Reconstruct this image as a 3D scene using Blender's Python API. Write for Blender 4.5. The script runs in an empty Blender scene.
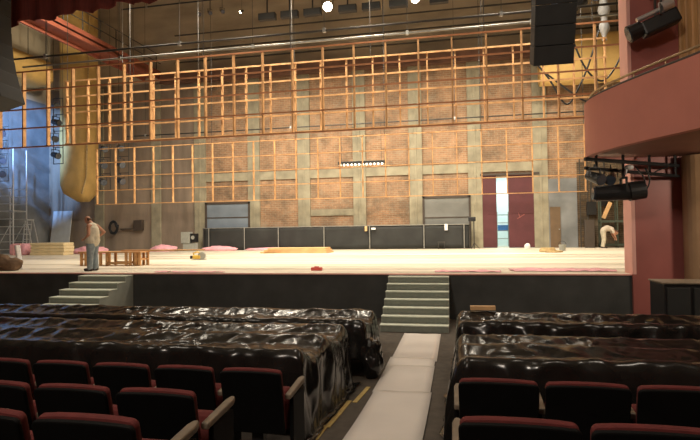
import bpy, math, random
from mathutils import Vector, Matrix, noise
random.seed(7)
C = bpy.context.scene.collection
R = math.radians
SZ = 1.15                      # stage height above the flat part of the hall floor

# ------------------------------------------------------------------ helpers
class MB:
    def __init__(s): s.v = []; s.f = []
    def add(s, vs, fs):
        o = len(s.v); s.v += [tuple(v) for v in vs]; s.f += [tuple(i + o for i in f) for f in fs]; return s
    def box(s, c, d, rot=None):
        hx, hy, hz = d[0] / 2, d[1] / 2, d[2] / 2
        vs = [Vector((x, y, z)) for x in (-hx, hx) for y in (-hy, hy) for z in (-hz, hz)]
        if rot is not None: vs = [rot @ v for v in vs]
        vs = [v + Vector(c) for v in vs]
        return s.add(vs, [(0, 1, 3, 2), (4, 6, 7, 5), (0, 4, 5, 1), (2, 3, 7, 6), (0, 2, 6, 4), (1, 5, 7, 3)])
    def b(s, x0, x1, y0, y1, z0, z1):
        return s.box(((x0 + x1) / 2, (y0 + y1) / 2, (z0 + z1) / 2), (abs(x1 - x0), abs(y1 - y0), abs(z1 - z0)))
    def bar(s, p0, p1, w, h, up=(0, 0, 1)):
        p0 = Vector(p0); p1 = Vector(p1); d = (p1 - p0); L = d.length; d.normalize()
        up = Vector(up)
        if abs(d.dot(up)) > .98: up = Vector((0, 1, 0))
        a = d.cross(up).normalized(); u = a.cross(d)
        return s.box((p0 + p1) / 2, (L, w, h), Matrix((d, a, u)).transposed())
    def cyl(s, p0, p1, r0, r1=None, n=12):
        r1 = r0 if r1 is None else r1
        return s.tube([p0, p1], [r0, r1], n)
    def tube(s, pts, r, n=8):
        pts = [Vector(p) for p in pts]; m = len(pts)
        rr = r if isinstance(r, (list, tuple)) else [r] * m
        vs = []; a = None
        for i, p in enumerate(pts):
            t = (pts[min(i + 1, m - 1)] - pts[max(i - 1, 0)]).normalized()
            if a is None:
                a = t.orthogonal().normalized()
            else:
                a = (a - t * a.dot(t)).normalized()
            bb = t.cross(a)
            for k in range(n):
                q = 2 * math.pi * k / n
                vs.append(p + (a * math.cos(q) + bb * math.sin(q)) * rr[i])
        fs = []
        for i in range(m - 1):
            for k in range(n):
                fs.append((i * n + k, i * n + (k + 1) % n, (i + 1) * n + (k + 1) % n, (i + 1) * n + k))
        fs.append(tuple(reversed(range(n)))); fs.append(tuple((m - 1) * n + k for k in range(n)))
        return s.add(vs, fs)
    def ball(s, c, r, nu=12, nv=8, rot=None):
        rx, ry, rz = (r, r, r) if not isinstance(r, (tuple, list)) else r
        vs = [Vector((0, 0, rz))]
        for j in range(1, nv):
            t = math.pi * j / nv
            for k in range(nu):
                q = 2 * math.pi * k / nu
                vs.append(Vector((rx * math.sin(t) * math.cos(q), ry * math.sin(t) * math.sin(q), rz * math.cos(t))))
        vs.append(Vector((0, 0, -rz)))
        if rot is not None: vs = [rot @ v for v in vs]
        vs = [v + Vector(c) for v in vs]; fs = []
        for k in range(nu):
            fs.append((0, 1 + k, 1 + (k + 1) % nu))
            for j in range(nv - 2):
                o = 1 + j * nu
                fs.append((o + k, o + nu + k, o + nu + (k + 1) % nu, o + (k + 1) % nu))
            o = 1 + (nv - 2) * nu
            fs.append((o + k, len(vs) - 1, o + (k + 1) % nu))
        return s.add(vs, fs)
    def prism(s, poly, z0, z1):                    # poly in xy
        n = len(poly)
        vs = [(x, y, z0) for x, y in poly] + [(x, y, z1) for x, y in poly]
        fs = [tuple(reversed(range(n))), tuple(range(n, 2 * n))]
        fs += [(i, (i + 1) % n, n + (i + 1) % n, n + i) for i in range(n)]
        return s.add(vs, fs)
    def slab(s, poly, y0, y1, rot=None, off=(0, 0, 0)):   # poly in xz, extruded along y
        n = len(poly)
        vs = [Vector((x, y0, z)) for x, z in poly] + [Vector((x, y1, z)) for x, z in poly]
        if rot is not None: vs = [rot @ v for v in vs]
        vs = [v + Vector(off) for v in vs]
        fs = [tuple(range(n)), tuple(reversed(range(n, 2 * n)))]
        fs += [((i + 1) % n, i, n + i, n + (i + 1) % n) for i in range(n)]
        return s.add(vs, fs)
    def grid(s, P):                                # P[i][j] points
        n = len(P); m = len(P[0]); vs = [p for row in P for p in row]
        return s.add(vs, [(i * m + j, i * m + j + 1, (i + 1) * m + j + 1, (i + 1) * m + j) for i in range(n - 1) for j in range(m - 1)])
    def limb(s, pts, rad, n=12):
        pts = [Vector(p) for p in pts]
        for a, b, ra, rb in zip(pts, pts[1:], rad, rad[1:]): s.cyl(a, b, ra, rb, n)
        for p, r in zip(pts, rad): s.ball(p, r * .99, n, 8)
        return s
    def build(s, name, m, parent=None, smooth=False, bevel=0, loc=None):
        me = bpy.data.meshes.new(name); me.from_pydata(s.v, [], s.f); me.update()
        import bmesh
        bm = bmesh.new(); bm.from_mesh(me); bmesh.ops.recalc_face_normals(bm, faces=bm.faces); bm.to_mesh(me); bm.free()
        o = bpy.data.objects.new(name, me); C.objects.link(o); me.materials.append(m)
        if smooth:
            for p in me.polygons: p.use_smooth = True
        if parent is not None: o.parent = parent
        if loc is not None: o.location = loc
        if bevel:
            md = o.modifiers.new('Bevel', 'BEVEL'); md.width = bevel; md.segments = 2; md.limit_method = 'ANGLE'
        return o

def tag(o, label=None, cat=None, group=None, kind=None):
    if label: o['label'] = label
    if cat: o['category'] = cat
    if group: o['group'] = group
    if kind: o['kind'] = kind
    return o
def thing(name, label, cat, loc=(0, 0, 0), rz=0, group=None):
    o = bpy.data.objects.new(name, None); C.objects.link(o); o.location = loc; o.rotation_euler = (0, 0, rz)
    o.empty_display_size = .1
    return tag(o, label, cat, group)
def copy_tree(o, parent=None, label=None, loc=None, rz=None):
    c = o.copy(); C.objects.link(c); c.parent = parent
    if label: c['label'] = label
    if loc is not None: c.location = loc
    if rz is not None: c.rotation_euler = (0, 0, rz)
    for ch in list(o.children):
        d = copy_tree(ch, c)
    return c
def struct(mb, name, m, **k):
    o = mb.build(name, m, **k); o['kind'] = 'structure'; return o

# ------------------------------------------------------------------ materials
def mat(name, col, rough=.6, var=.15, scale=4, metal=0, bump=0, bscale=30, emit=None, estr=0, col2=None, stretch=(1, 1, 1), spec=.5, detail=5):
    m = bpy.data.materials.new(name); m.use_nodes = True; nt = m.node_tree; n = nt.nodes; l = nt.links
    bs = n['Principled BSDF']; bs.inputs['Roughness'].default_value = rough; bs.inputs['Metallic'].default_value = metal
    bs.inputs['Specular IOR Level'].default_value = spec
    tc = n.new('ShaderNodeTexCoord'); mp = n.new('ShaderNodeMapping'); mp.inputs['Scale'].default_value = stretch
    l.new(tc.outputs['Object'], mp.inputs['Vector'])
    nz = n.new('ShaderNodeTexNoise'); nz.inputs['Scale'].default_value = scale; nz.inputs['Detail'].default_value = detail
    l.new(mp.outputs['Vector'], nz.inputs['Vector'])
    rp = n.new('ShaderNodeValToRGB'); a = [max(0, c * (1 - var)) for c in col]; b = [min(1, c * (1 + var)) for c in (col2 or col)]
    rp.color_ramp.elements[0].position = .3; rp.color_ramp.elements[1].position = .7
    rp.color_ramp.elements[0].color = (*a, 1); rp.color_ramp.elements[1].color = (*b, 1)
    l.new(nz.outputs['Fac'], rp.inputs['Fac']); l.new(rp.outputs['Color'], bs.inputs['Base Color'])
    if bump:
        nb = n.new('ShaderNodeTexNoise'); nb.inputs['Scale'].default_value = bscale; nb.inputs['Detail'].default_value = 4
        l.new(mp.outputs['Vector'], nb.inputs['Vector'])
        bp = n.new('ShaderNodeBump'); bp.inputs['Strength'].default_value = bump; bp.inputs['Distance'].default_value = .05
        l.new(nb.outputs['Fac'], bp.inputs['Height']); l.new(bp.outputs['Normal'], bs.inputs['Normal'])
    if emit:
        bs.inputs['Emission Color'].default_value = (*emit, 1); bs.inputs['Emission Strength'].default_value = estr
    return m

def brick_mat(name, c1, c2, mortar):
    m = bpy.data.materials.new(name); m.use_nodes = True; nt = m.node_tree; n = nt.nodes; l = nt.links
    bs = n['Principled BSDF']; bs.inputs['Roughness'].default_value = .9; bs.inputs['Specular IOR Level'].default_value = .2
    tc = n.new('ShaderNodeTexCoord'); sp = n.new('ShaderNodeSeparateXYZ'); cb = n.new('ShaderNodeCombineXYZ')
    l.new(tc.outputs['Object'], sp.inputs[0])
    ad = n.new('ShaderNodeMath'); ad.operation = 'ADD'
    l.new(sp.outputs['X'], ad.inputs[0]); l.new(sp.outputs['Y'], ad.inputs[1]); l.new(ad.outputs[0], cb.inputs['X']); l.new(sp.outputs['Z'], cb.inputs['Y'])
    bk = n.new('ShaderNodeTexBrick'); bk.inputs['Scale'].default_value = 1.0
    bk.inputs['Brick Width'].default_value = .34; bk.inputs['Row Height'].default_value = .12; bk.inputs['Mortar Size'].default_value = .012
    bk.inputs['Color1'].default_value = (*c1, 1); bk.inputs['Color2'].default_value = (*c2, 1); bk.inputs['Mortar'].default_value = (*mortar, 1)
    l.new(cb.outputs[0], bk.inputs['Vector'])
    nz = n.new('ShaderNodeTexNoise'); nz.inputs['Scale'].default_value = .7; nz.inputs['Detail'].default_value = 8; nz.inputs['Roughness'].default_value = .7
    l.new(tc.outputs['Object'], nz.inputs['Vector'])
    rp = n.new('ShaderNodeValToRGB'); rp.color_ramp.elements[0].position = .35; rp.color_ramp.elements[1].position = .68
    rp.color_ramp.elements[0].color = (.5, .53, .54, 1); rp.color_ramp.elements[1].color = (1.3, 1.22, 1.1, 1)
    l.new(nz.outputs['Fac'], rp.inputs['Fac'])
    mx = n.new('ShaderNodeMix'); mx.data_type = 'RGBA'; mx.blend_type = 'MULTIPLY'; mx.inputs[0].default_value = 1
    l.new(bk.outputs['Color'], mx.inputs[6]); l.new(rp.outputs['Color'], mx.inputs[7])
    # pale lime stains with a shape of their own
    n2 = n.new('ShaderNodeTexNoise'); n2.inputs['Scale'].default_value = 1.6; n2.inputs['Detail'].default_value = 10; l.new(tc.outputs['Object'], n2.inputs['Vector'])
    r2 = n.new('ShaderNodeValToRGB'); r2.color_ramp.elements[0].position = .56; r2.color_ramp.elements[1].position = .72
    l.new(n2.outputs['Fac'], r2.inputs['Fac'])
    mm = n.new('ShaderNodeMath'); mm.operation = 'MULTIPLY'; mm.inputs[1].default_value = .45; l.new(r2.outputs['Color'], mm.inputs[0])
    m2 = n.new('ShaderNodeMix'); m2.data_type = 'RGBA'; l.new(mm.outputs[0], m2.inputs[0]); l.new(mx.outputs[2], m2.inputs[6])
    m2.inputs[7].default_value = (*mortar, 1)
    l.new(m2.outputs[2], bs.inputs['Base Color'])
    bp = n.new('ShaderNodeBump'); bp.inputs['Strength'].default_value = .5; bp.inputs['Distance'].default_value = .03
    l.new(bk.outputs['Fac'], bp.inputs['Height']); bp.invert = True; l.new(bp.outputs['Normal'], bs.inputs['Normal'])
    return m

M = {}
M['brick'] = brick_mat('brick', (.39, .235, .15), (.3, .19, .125), (.38, .32, .235))
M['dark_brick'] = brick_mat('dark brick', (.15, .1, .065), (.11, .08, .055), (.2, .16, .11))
M['concrete'] = mat('raw concrete', (.29, .265, .19), .9, .22, 1.6, bump=.3, bscale=9, detail=10)
M['plaster'] = mat('stained plaster', (.24, .19, .145), .9, .3, .8, bump=.2, bscale=6, detail=12, stretch=(1.4, 1.4, .35))
M['bluegrey'] = mat('grey rendered wall', (.19, .2, .205), .85, .35, .7, bump=.2, bscale=6, detail=12)
M['upper'] = mat('old dark plaster', (.42, .36, .28), .9, .3, .6, bump=.2, bscale=3, detail=10, stretch=(.5, 1, 1.5))
M['cream'] = mat('cream side wall', (.5, .43, .32), .9, .15, .6)
M['stagefloor'] = mat('pale boarded stage floor', (.6, .53, .4), .55, .13, 1.2, col2=(.8, .74, .62), stretch=(.12, 1.6, 1), detail=8)
M['black'] = mat('matt black paint', (.05, .052, .049), .7, .25, 2)
M['black_metal'] = mat('black enamelled metal', (.012, .012, .013), .45, .2, 8)
M['black_cloth'] = mat('black screen cloth', (.026, .027, .026), .8, .3, 1.2, detail=8)
M['plastic'] = mat('black plastic sheeting', (.012, .011, .010), .2, .2, 3, bump=.75, bscale=6, spec=.4)
for n_ in M['plastic'].node_tree.nodes:
    if n_.type == 'TEX_NOISE' and n_.inputs['Scale'].default_value == 6: n_.noise_type = 'RIDGED_MULTIFRACTAL'; n_.inputs['Scale'].default_value = 4.2; n_.inputs['Detail'].default_value = 3
M['steel'] = mat('galvanised steel', (.36, .36, .34), .45, .15, 6, metal=.6)
M['dark_steel'] = mat('dark pipe steel', (.05, .045, .04), .5, .2, 6, metal=.3)
M['alu'] = mat('scuffed aluminium', (.6, .62, .65), .4, .12, 9, metal=.5)
M['timber'] = mat('raw pine timber', (.55, .29, .12), .7, .22, 3, col2=(.62, .36, .16))
M['timber_shaded'] = mat('shaded pine batten', (.4, .17, .075), .7, .2, 3)  # same pine as timber, with shade put into the colour of the front rails
M['lumber'] = mat('pale sawn lumber', (.8, .66, .4), .7, .15, 6, stretch=(.4, 3, 3))
M['plywood'] = mat('plywood board', (.68, .42, .2), .6, .15, 5, stretch=(.5, 3, 1))
M['pink_wall'] = mat('dusty pink paint', (.52, .19, .145), .55, .07, 1.2)
M['pink_edge'] = mat('light pink paint', (.78, .42, .36), .6, .06, 2)  # on the pillar return, stage light is put into this pink
M['maroon'] = mat('maroon panel', (.32, .1, .085), .5, .12, 1.5)
M['soffit'] = mat('brown soffit paint', (.26, .12, .085), .6, .1, 2)
M['woodwall'] = mat('slatted brown wood', (.5, .28, .11), .5, .3, 2, stretch=(5, 5, .3), detail=6)
M['brown_col'] = mat('brown column', (.32, .2, .11), .45, .15, 2)
M['red_door'] = mat('dark red door', (.09, .022, .027), .6, .12, 2)
M['grey_door'] = mat('dull grey shutter', (.17, .175, .165), .6, .12, 1.5, detail=8)
M['blue_door'] = mat('blue grey shutter', (.18, .22, .27), .6, .1, 1.5)
M['brown_door'] = mat('brown wood door', (.14, .09, .05), .6, .12, 3)
M['dark_trim'] = mat('dark frame', (.06, .045, .035), .6, .1, 3)
M['redbeam'] = mat('rust red steel', (.27, .08, .05), .6, .2, 2)
M['backbeam'] = mat('dark brown beam', (.15, .075, .05), .7, .25, 1.5)
M['stair'] = mat('grey green stair carpet', (.23, .25, .21), .85, .1, 20, bump=.1, bscale=60)
M['stair_side'] = mat('grey stair side', (.28, .3, .26), .8, .07, 4)
M['carpet'] = mat('dark brown carpet', (.085, .07, .055), .95, .2, 8, bump=.2, bscale=90)
M['paper'] = mat('white paper runner', (.7, .65, .6), .8, .05, 1.5)
M['yellow'] = mat('yellow floor tape', (.52, .38, .12), .7, .2, 10)
M['redfab'] = mat('dark red upholstery', (.12, .018, .016), .85, .15, 15, bump=.1, bscale=120)
M['seatback'] = mat('black seat shell', (.005, .005, .005), .65, .2, 6, spec=.12)
M['armwood'] = mat('worn grey brown armrest', (.2, .16, .115), .5, .2, 10)
M['velvet'] = mat('dark red velvet', (.13, .02, .014), .85, .35, 6, stretch=(3, 3, .2))
M['pinkfilm'] = mat('pink plastic film', (.9, .45, .52), .5, .12, 6, bump=.4, bscale=12)
M['canvas'] = mat('tan canvas', (.6, .4, .14), .8, .12, 1.5, bump=.3, bscale=4)
M['white_cloth'] = mat('white cloth', (.75, .75, .75), .85, .1, 6, bump=.3, bscale=10)
M['toolyellow'] = mat('tool yellow', (.7, .46, .08), .5, .1, 10)
M['greymetal'] = mat('grey painted metal', (.32, .33, .3), .5, .1, 6)
M['redplastic'] = mat('red plastic', (.7, .1, .08), .5, .1, 6)
M['lens'] = mat('glass lens', (.05, .06, .08), .1, .1, 3)
M['lamp_on'] = mat('lit lamp face', (1, 1, 1), .5, 0, 1, emit=(1, .95, .8), estr=45)
M['bulb_on'] = mat('frosted bulb', (.9, .88, .8), .4, .05, 3, emit=(1, .9, .7), estr=1.2)
M['skin'] = mat('skin', (.45, .22, .14), .6, .06, 8)
M['tank'] = mat('beige cotton', (.62, .56, .44), .9, .15, 7, bump=.2, bscale=20)
M['jeans'] = mat('grey blue denim', (.24, .29, .32), .9, .2, 9, bump=.2, bscale=25)
M['boot'] = mat('dark boots', (.05, .035, .03), .7, .2, 8)
M['hair'] = mat('short brown hair', (.1, .05, .03), .8, .2, 20)
M['eye'] = mat('eye', (.04, .03, .03), .3, 0, 1)
M['paleshirt'] = mat('pale work shirt', (.55, .47, .38), .9, .12, 7)
M['khaki'] = mat('khaki trousers', (.5, .45, .34), .9, .15, 7)
M['green'] = mat('dull green paint', (.055, .07, .05), .6, .15, 4)
M['sack'] = mat('brown burlap', (.16, .1, .06), .95, .25, 8, bump=.5, bscale=14)
M['daylight_paint'] = mat('daylight tinted wall', (.72, .8, .78), .8, .05, 2)  # cyan tint puts outdoor daylight into the wall colour
M['blue_plastic'] = mat('blue plastic', (.08, .25, .6), .5, .08, 4)
M['rope'] = mat('tan rope', (.5, .36, .17), .9, .25, 12)
M['insul_board'] = mat('pale grey board', (.55, .58, .58), .7, .08, 3)
M['silver'] = mat('bare silver metal', (.75, .77, .8), .3, .08, 4, metal=.8)
M['smoke_film'] = mat('grey translucent wrap', (.3, .3, .3), .5, .15, 5, bump=.4, bscale=8)

# ------------------------------------------------------------------ setting
def fz(y):
    if y >= 8.5: return 0.0
    if y >= 1.5: return .013 * (8.5 - y) ** 2
    return .637 + .1 * (1.5 - y)
ys = [-6 + .5 * i for i in range(40)] + [13.62]
poly = [(y, fz(y)) for y in ys] + [(ys[-1], -.2), (ys[0], -.2)]
k = len(poly)
struct(MB().add([(-19.5, y, z) for y, z in poly] + [(9.0, y, z) for y, z in poly], [(i, (i + 1) % k, k + (i + 1) % k, k + i) for i in range(k)] + [(k - 1, i + 1, i) if False else (i, i + 1, k - 2, k - 1) if i == 0 else (i, i + 1, k - 2) for i in range(k - 3)] + [(k + i, k + i + 1, 2 * k - 2) if i else (k, k + 1, 2 * k - 2, 2 * k - 1) for i in range(k - 3)]), 'floor', M['carpet'])

XL, XR, YB = -28.0, 10.2, 31.9
struct(MB().b(XL - .3, XR + .3, 13.64, 36.6, SZ - .25, SZ), 'floor_stage', M['stagefloor'])
struct(MB().b(XL - .3, 4.08, 13.58, 13.64, 0, SZ - .03), 'baseboard_stage', M['black'])
struct(MB().b(-17, 4.06, 13.55, 13.64, SZ - .03, SZ + .003), 'trim_1', M['pink_edge'])
# back wall, brick with an opening for the scenery door
w = MB()
w.b(-16.8, 1.5, YB, YB + .4, SZ, 12.4); w.b(4.55, XR, YB, YB + .4, SZ, 12.4); w.b(1.5, 4.55, YB, YB + .4, 5.36, 12.4)
struct(w, 'wall_back', M['brick'])
struct(MB().b(XL, -16.8, YB - .02, YB + .4, SZ, 12.4), 'wall_back.001', M['plaster'])
struct(MB().b(XL, XR, YB + .02, YB + .4, 12.4, 20), 'wall_back.002', M['upper'])
struct(MB().b(4.95, 6.72, YB - .12, YB + .02, SZ, 5.1), 'wall_back.003', M['bluegrey'])
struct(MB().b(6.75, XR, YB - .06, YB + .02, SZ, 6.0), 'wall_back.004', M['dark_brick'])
colx = [-16.5, -12.75, -9.4, -5.84, -2.38, 1.1, 4.78]
for x in colx:
    c = MB(); c.b(x - .4, x + .4, YB - .14, YB + .05, SZ, 12.3)
    c.b(x - .08, x + .08, YB - .17, YB - .13, SZ, 12.3)
    struct(c, 'trim_column', M['concrete'], bevel=.02)
for x in (-19.7, -24):
    struct(MB().b(x - .35, x + .35, YB - .12, YB + .05, SZ, 12.3), 'trim_column', M['concrete'], bevel=.02)
for a, b in list(zip(colx, colx[1:])):
    struct(MB().b(a + .4, b - .4, YB - .09, YB + .05, 5.62, 6.15), 'trim_beam', M['concrete'])
struct(MB().b(-9.0, -6.24, YB - .07, YB + .05, 3.25, 3.65), 'trim_beam', M['concrete'])
struct(MB().b(-19.0, XR, YB - .7, YB, 12.2, 12.75).b(-19.0, XR, YB - .72, YB - .66, 12.1, 12.25), 'trim_2', M['backbeam'])
for z in (13.5, 14.3, 15.3):
    struct(MB().cyl((-18, YB - .5, z), (XR, YB - .5, z), .05, n=8), 'trim_rail', M['dark_steel'])
# shutters and doors at the back
def shutter(x0, x1, z1, seam, m, nm, lab):
    t = struct(MB().b(x0 + .1, x1 - .1, YB - .16, YB + .02, SZ, z1 - .1), nm, m)
    f = MB().b(x0, x0 + .12, YB - .22, YB + .02, SZ, z1).b(x1 - .12, x1, YB - .22, YB + .02, SZ, z1).b(x0, x1, YB - .22, YB + .02, z1 - .12, z1).b(x0, x1, YB - .19, YB + .02, seam - .03, seam + .03)
    f.build('door_frame', M['dark_trim'], t)
shutter(-16.1, -13.0, 4.25, 3.25, M['blue_door'], 'door_1', '')
shutter(-2.0, .82, 4.28, 3.0, M['grey_door'], 'door_2', '')
d3 = struct(MB().b(1.5, 2.3, YB - .1, YB + .06, SZ + .02, 5.4), 'door_3', M['red_door'], bevel=.01)
d4 = struct(MB().b(2.97, 4.58, YB - .1, YB + .06, SZ + .02, 5.4), 'door_4', M['red_door'], bevel=.01)
for dd, xs in ((d3, (1.56, 2.24)), (d4, (3.03, 4.52))):
    for z in (1.25, 3.2, 5.28):
        MB().b(xs[0], xs[1], YB - .125, YB - .09, z - .05, z + .05).build('door_rail', M['red_door'], dd)
MB().bar((3.45, YB - .12, 2.85), (3.85, YB - .12, 3.1), .01, .03).bar((3.5, YB - .12, 3.2), (3.6, YB - .12, 2.9), .01, .03).build('scrape_mark', M['maroon'], d4)
struct(MB().b(1.4, 4.7, YB - .2, YB - .02, 5.4, 5.52), 'trim_3', M['dark_trim'])
d5 = struct(MB().b(5.24, 5.8, YB - .17, YB - .1, SZ, 3.48), 'door_5', M['brown_door'], bevel=.01)
MB().ball((5.72, YB - .2, 2.2), .04).build('door_handle', M['steel'], d5)
# bay added behind the gap; pale walls and lamp stand in for daylight
bay = MB().b(1.0, 5.0, 36.3, 36.6, SZ, 6).b(.9, 1.1, YB + .4, 36.5, SZ, 6).b(4.9, 5.1, YB + .4, 36.5, SZ, 6).b(.9, 5.1, YB + .4, 36.6, 6, 6.15)
struct(bay, 'wall_daylight_bay', M['daylight_paint'])
t = thing('storage_rack', 'pale metal shelf rack seen through the gap between red doors', 'rack', (2.85, 34.6, SZ))
for dx in (-.35, .35):
    for dy in (-.2, .2): MB().b(dx - .02, dx + .02, dy - .02, dy + .02, 0, 2.2).build('upright', M['greymetal'], t)
for z in (.5, 1.0, 1.5, 2.0): MB().b(-.36, .36, -.21, .21, z - .02, z + .02).build('shelf', M['greymetal'], t)
t = thing('plastic_crate', 'blue plastic crate on the shelf rack behind the red doors', 'crate', (2.85, 34.6, SZ + 1.02))
MB().b(-.3, .3, -.18, .18, 0, .3).build('crate_body', M['blue_plastic'], t, bevel=.02)
MB().b(-.32, .32, -.2, .2, .28, .34).build('crate_rim', M['blue_plastic'], t, bevel=.01)

# stage side walls, fly tower ceiling, proscenium
struct(MB().b(XL - .3, XL, 13.6, YB + .4, SZ, 11.4), 'wall_left', M['bluegrey'])
struct(MB().b(XL - .3, XL, 13.6, YB + .4, 11.4, 20), 'wall_left.002', M['cream'])
struct(MB().b(XR, XR + .3, 13.6, YB + .4, SZ, 20), 'wall_right', M['cream'])
struct(MB().b(XL - .3, XR + .3, 13.4, YB + .4, 20, 20.3), 'ceiling_stage', M['upper'])
struct(MB().b(XL, XR, 13.7, 14.0, 10.6, 20), 'wall_front', M['upper'])
struct(MB().b(-20, -17, 13.45, 14.1, 0, 10.6), 'wall_front.001', M['maroon'])
# right proscenium pillar: maroon face, pink return with stage light put into its colour
p = struct(MB().b(4.13, 5.16, 13.5, 14.08, 0, 10.6), 'trim_4', M['maroon'])
MB().b(4.05, 4.13, 13.5, 14.1, SZ, 10.6).build('return_face', M['pink_edge'], p)
MB().b(4.05, 4.13, 13.5, 14.1, 0, SZ - .0).build('base', M['maroon'], p)
struct(MB().b(5.1, XR, 13.6, 14.0, 0, 10.6), 'wall_front.002', M['black'])
struct(MB().prism([(5.12, 13.6), (8.9, 9.2), (9.1, 9.4), (5.6, 13.75)], 0, 10.6), 'wall_right.001', M['woodwall'])
sl = MB()
for i in range(40):
    q = i / 40; x = 5.2 + q * 3.7; y = 13.52 - q * 4.35
    sl.cyl((x, y, 0), (x, y, 10.6), .035, n=6)
struct(sl, 'trim_5', M['woodwall'])
struct(MB().b(8.9, 9.1, -6, 9.4, 0, 10.6), 'wall_right.002', M['woodwall'])
struct(MB().b(-19.6, -19.4, -6, 13.6, 0, 10.6), 'wall_left.001', M['maroon'])
struct(MB().b(-19.6, 9.1, -6.2, -6, 0, 10.6), 'wall_rear', M['maroon'])
struct(MB().b(-19.6, 9.1, -6.2, 13.9, 10.6, 10.8), 'ceiling', M['cream'])
co = struct(MB().cyl((5.5, 13.2, 0), (5.5, 13.2, 3.86), .44, n=28), 'trim_6', M['brown_col'], smooth=False)

# balcony box with a curved parapet
arc = [(4.12, 13.49), (3.4, 13.3), (2.97, 12.95), (2.84, 12.4), (2.88, 11.85), (3.06, 11.2), (3.36, 10.4), (3.8, 9.4), (4.25, 8.2), (4.7, 6.8), (5.1, 5.2), (5.5, 3.2), (5.8, .5), (5.9, -3)]
def smooth_curve(P, k=5):
    out = []
    for i in range(len(P) - 1):
        p0 = P[max(i - 1, 0)]; p1 = P[i]; p2 = P[i + 1]; p3 = P[min(i + 2, len(P) - 1)]
        for j in range(k):
            t = j / k
            out.append(tuple(.5 * ((2 * p1[a]) + (-p0[a] + p2[a]) * t + (2 * p0[a] - 5 * p1[a] + 4 * p2[a] - p3[a]) * t * t + (-p0[a] + 3 * p1[a] - 3 * p2[a] + p3[a]) * t ** 3) for a in range(len(p1))))
    out.append(P[-1]); return out
ac = smooth_curve(arc)
def offs(P, d):
    out = []
    for i, p in enumerate(P):
        a = P[max(i - 1, 0)]; b = P[min(i + 1, len(P) - 1)]
        dx, dy = b[0] - a[0], b[1] - a[1]; L = math.hypot(dx, dy) or 1
        out.append((p[0] - dy / L * d, p[1] + dx / L * d))
    return out
inner = offs(ac, .16)
par = MB()
N = len(ac)
vs = [(x, y, 3.84) for x, y in ac] + [(x, y, 5.03) for x, y in ac] + [(x, y, 3.84) for x, y in inner] + [(x, y, 5.03) for x, y in inner]
fs = []
for i in range(N - 1):
    fs += [(i, i + 1, N + i + 1, N + i), (2 * N + i + 1, 2 * N + i, 3 * N + i, 3 * N + i + 1), (N + i, N + i + 1, 3 * N + i + 1, 3 * N + i), (i + 1, i, 2 * N + i, 2 * N + i + 1)]
fs += [(0, N, 3 * N, 2 * N), (N - 1, 2 * N - 1, 4 * N - 1, 3 * N - 1)]
par.add(vs, fs)
pb = struct(par, 'wall_balcony', M['pink_wall'])
MB().tube([(x, y, 5.05) for x, y in offs(ac, .06)], .045, 8).build('capping', M['dark_trim'], pb, smooth=True)
rl = MB().tube([(x, y, 5.2) for x, y in offs(ac, .12)], .025, 8)
for i in range(0, N, 4):
    x, y = offs(ac, .12)[i]; rl.cyl((x, y, 5.0), (x, y, 5.2), .012, n=6)
rl.build('hand_rail', mat('brass rail', (.5, .36, .2), .35, .1, 5, metal=.7), pb, smooth=True)
struct(MB().prism([(x, y) for x, y in inner] + [(8.9, -3), (8.9, 9.2), (5.3, 13.5)], 3.9, 4.02), 'ceiling_balcony', M['soffit'])

# gallery along the left wall of the stage, red steel
gal = struct(MB().b(-20.6, -19.3, 14.2, YB, 12.8, 12.9), 'trim_gallery', M['redbeam'])
MB().b(-19.42, -19.3, 14.2, YB, 12.6, 13.15).build('edge_beam', M['redbeam'], gal)
MB().b(-20.6, -20.48, 14.2, YB, 12.6, 13.05).build('edge_beam', M['redbeam'], gal)
rb = MB()
for z in (13.7, 14.25): rb.cyl((-19.36, 14.2, z), (-19.36, YB, z), .03, n=6)
for i in range(13): rb.cyl((-19.36, 14.6 + i * 1.4, 13.1), (-19.36, 14.6 + i * 1.4, 14.25), .03, n=6)
rb.build('gallery_railing', M['dark_steel'], gal)

# ------------------------------------------------------------------ stairs
def stairs(x, label, run=.262):
    t = thing('stairs', label, 'stairs', (x, 13.57, 0), group='grey steps up to the stage')
    W = 1.53; n = 7; rise = 1.1 / 7
    side = [(0, 0)]
    body = MB()
    for i in range(n):                                   # i=0 top
        z1 = 1.1 - rise * i; z0 = z1 - rise
        y0 = -run * (i + 1)
        body.b(-W / 2 + .03, W / 2 - .03, y0 + .015, 0 - .005 if i == 0 else 0 - .005, z0, z1 - .03)
    body.build('riser_block', M['stair'], t)
    for i in range(n):
        z1 = 1.1 - rise * i
        MB().b(-W / 2, W / 2, -run * (i + 1), -run * i - .001, z1 - .03, z1).build('tread', mat_lit_tread, t, bevel=.006)
    for sx in (-1, 1):
        poly = [(0, 0), (0, 1.06)]
        for i in range(n):
            z1 = 1.06 - rise * i
            poly += [(-run * i, z1), (-run * (i + 1) + .01, z1)]
        poly += [(-run * n + .01, 0)]
        poly = poly[1:]
        poly = [(0, 0)] + poly
        # extrude along x : build by hand
        x0, x1 = (sx * (W / 2 - .028), sx * (W / 2 - .004))
        k = len(poly)
        vs = [(x0, y - .006, z) for y, z in poly] + [(x1, y - .006, z) for y, z in poly]
        MB().add(vs, [tuple(range(k)), tuple(reversed(range(k, 2 * k)))] + [(i, (i + 1) % k, k + (i + 1) % k, k + i) for i in range(k)]).build('stringer', M['stair_side'], t)
    return t
mat_lit_tread = mat('lit tread', (.6, .64, .54), .75, .08, 6)  # light falling on the treads put into a paler stair colour
stairs(-.98, 'grey steps up to the stage at the end of the white paper runner')
stairs(-9.9, 'grey steps up to the stage below the man in a tank top', .365)

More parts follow.
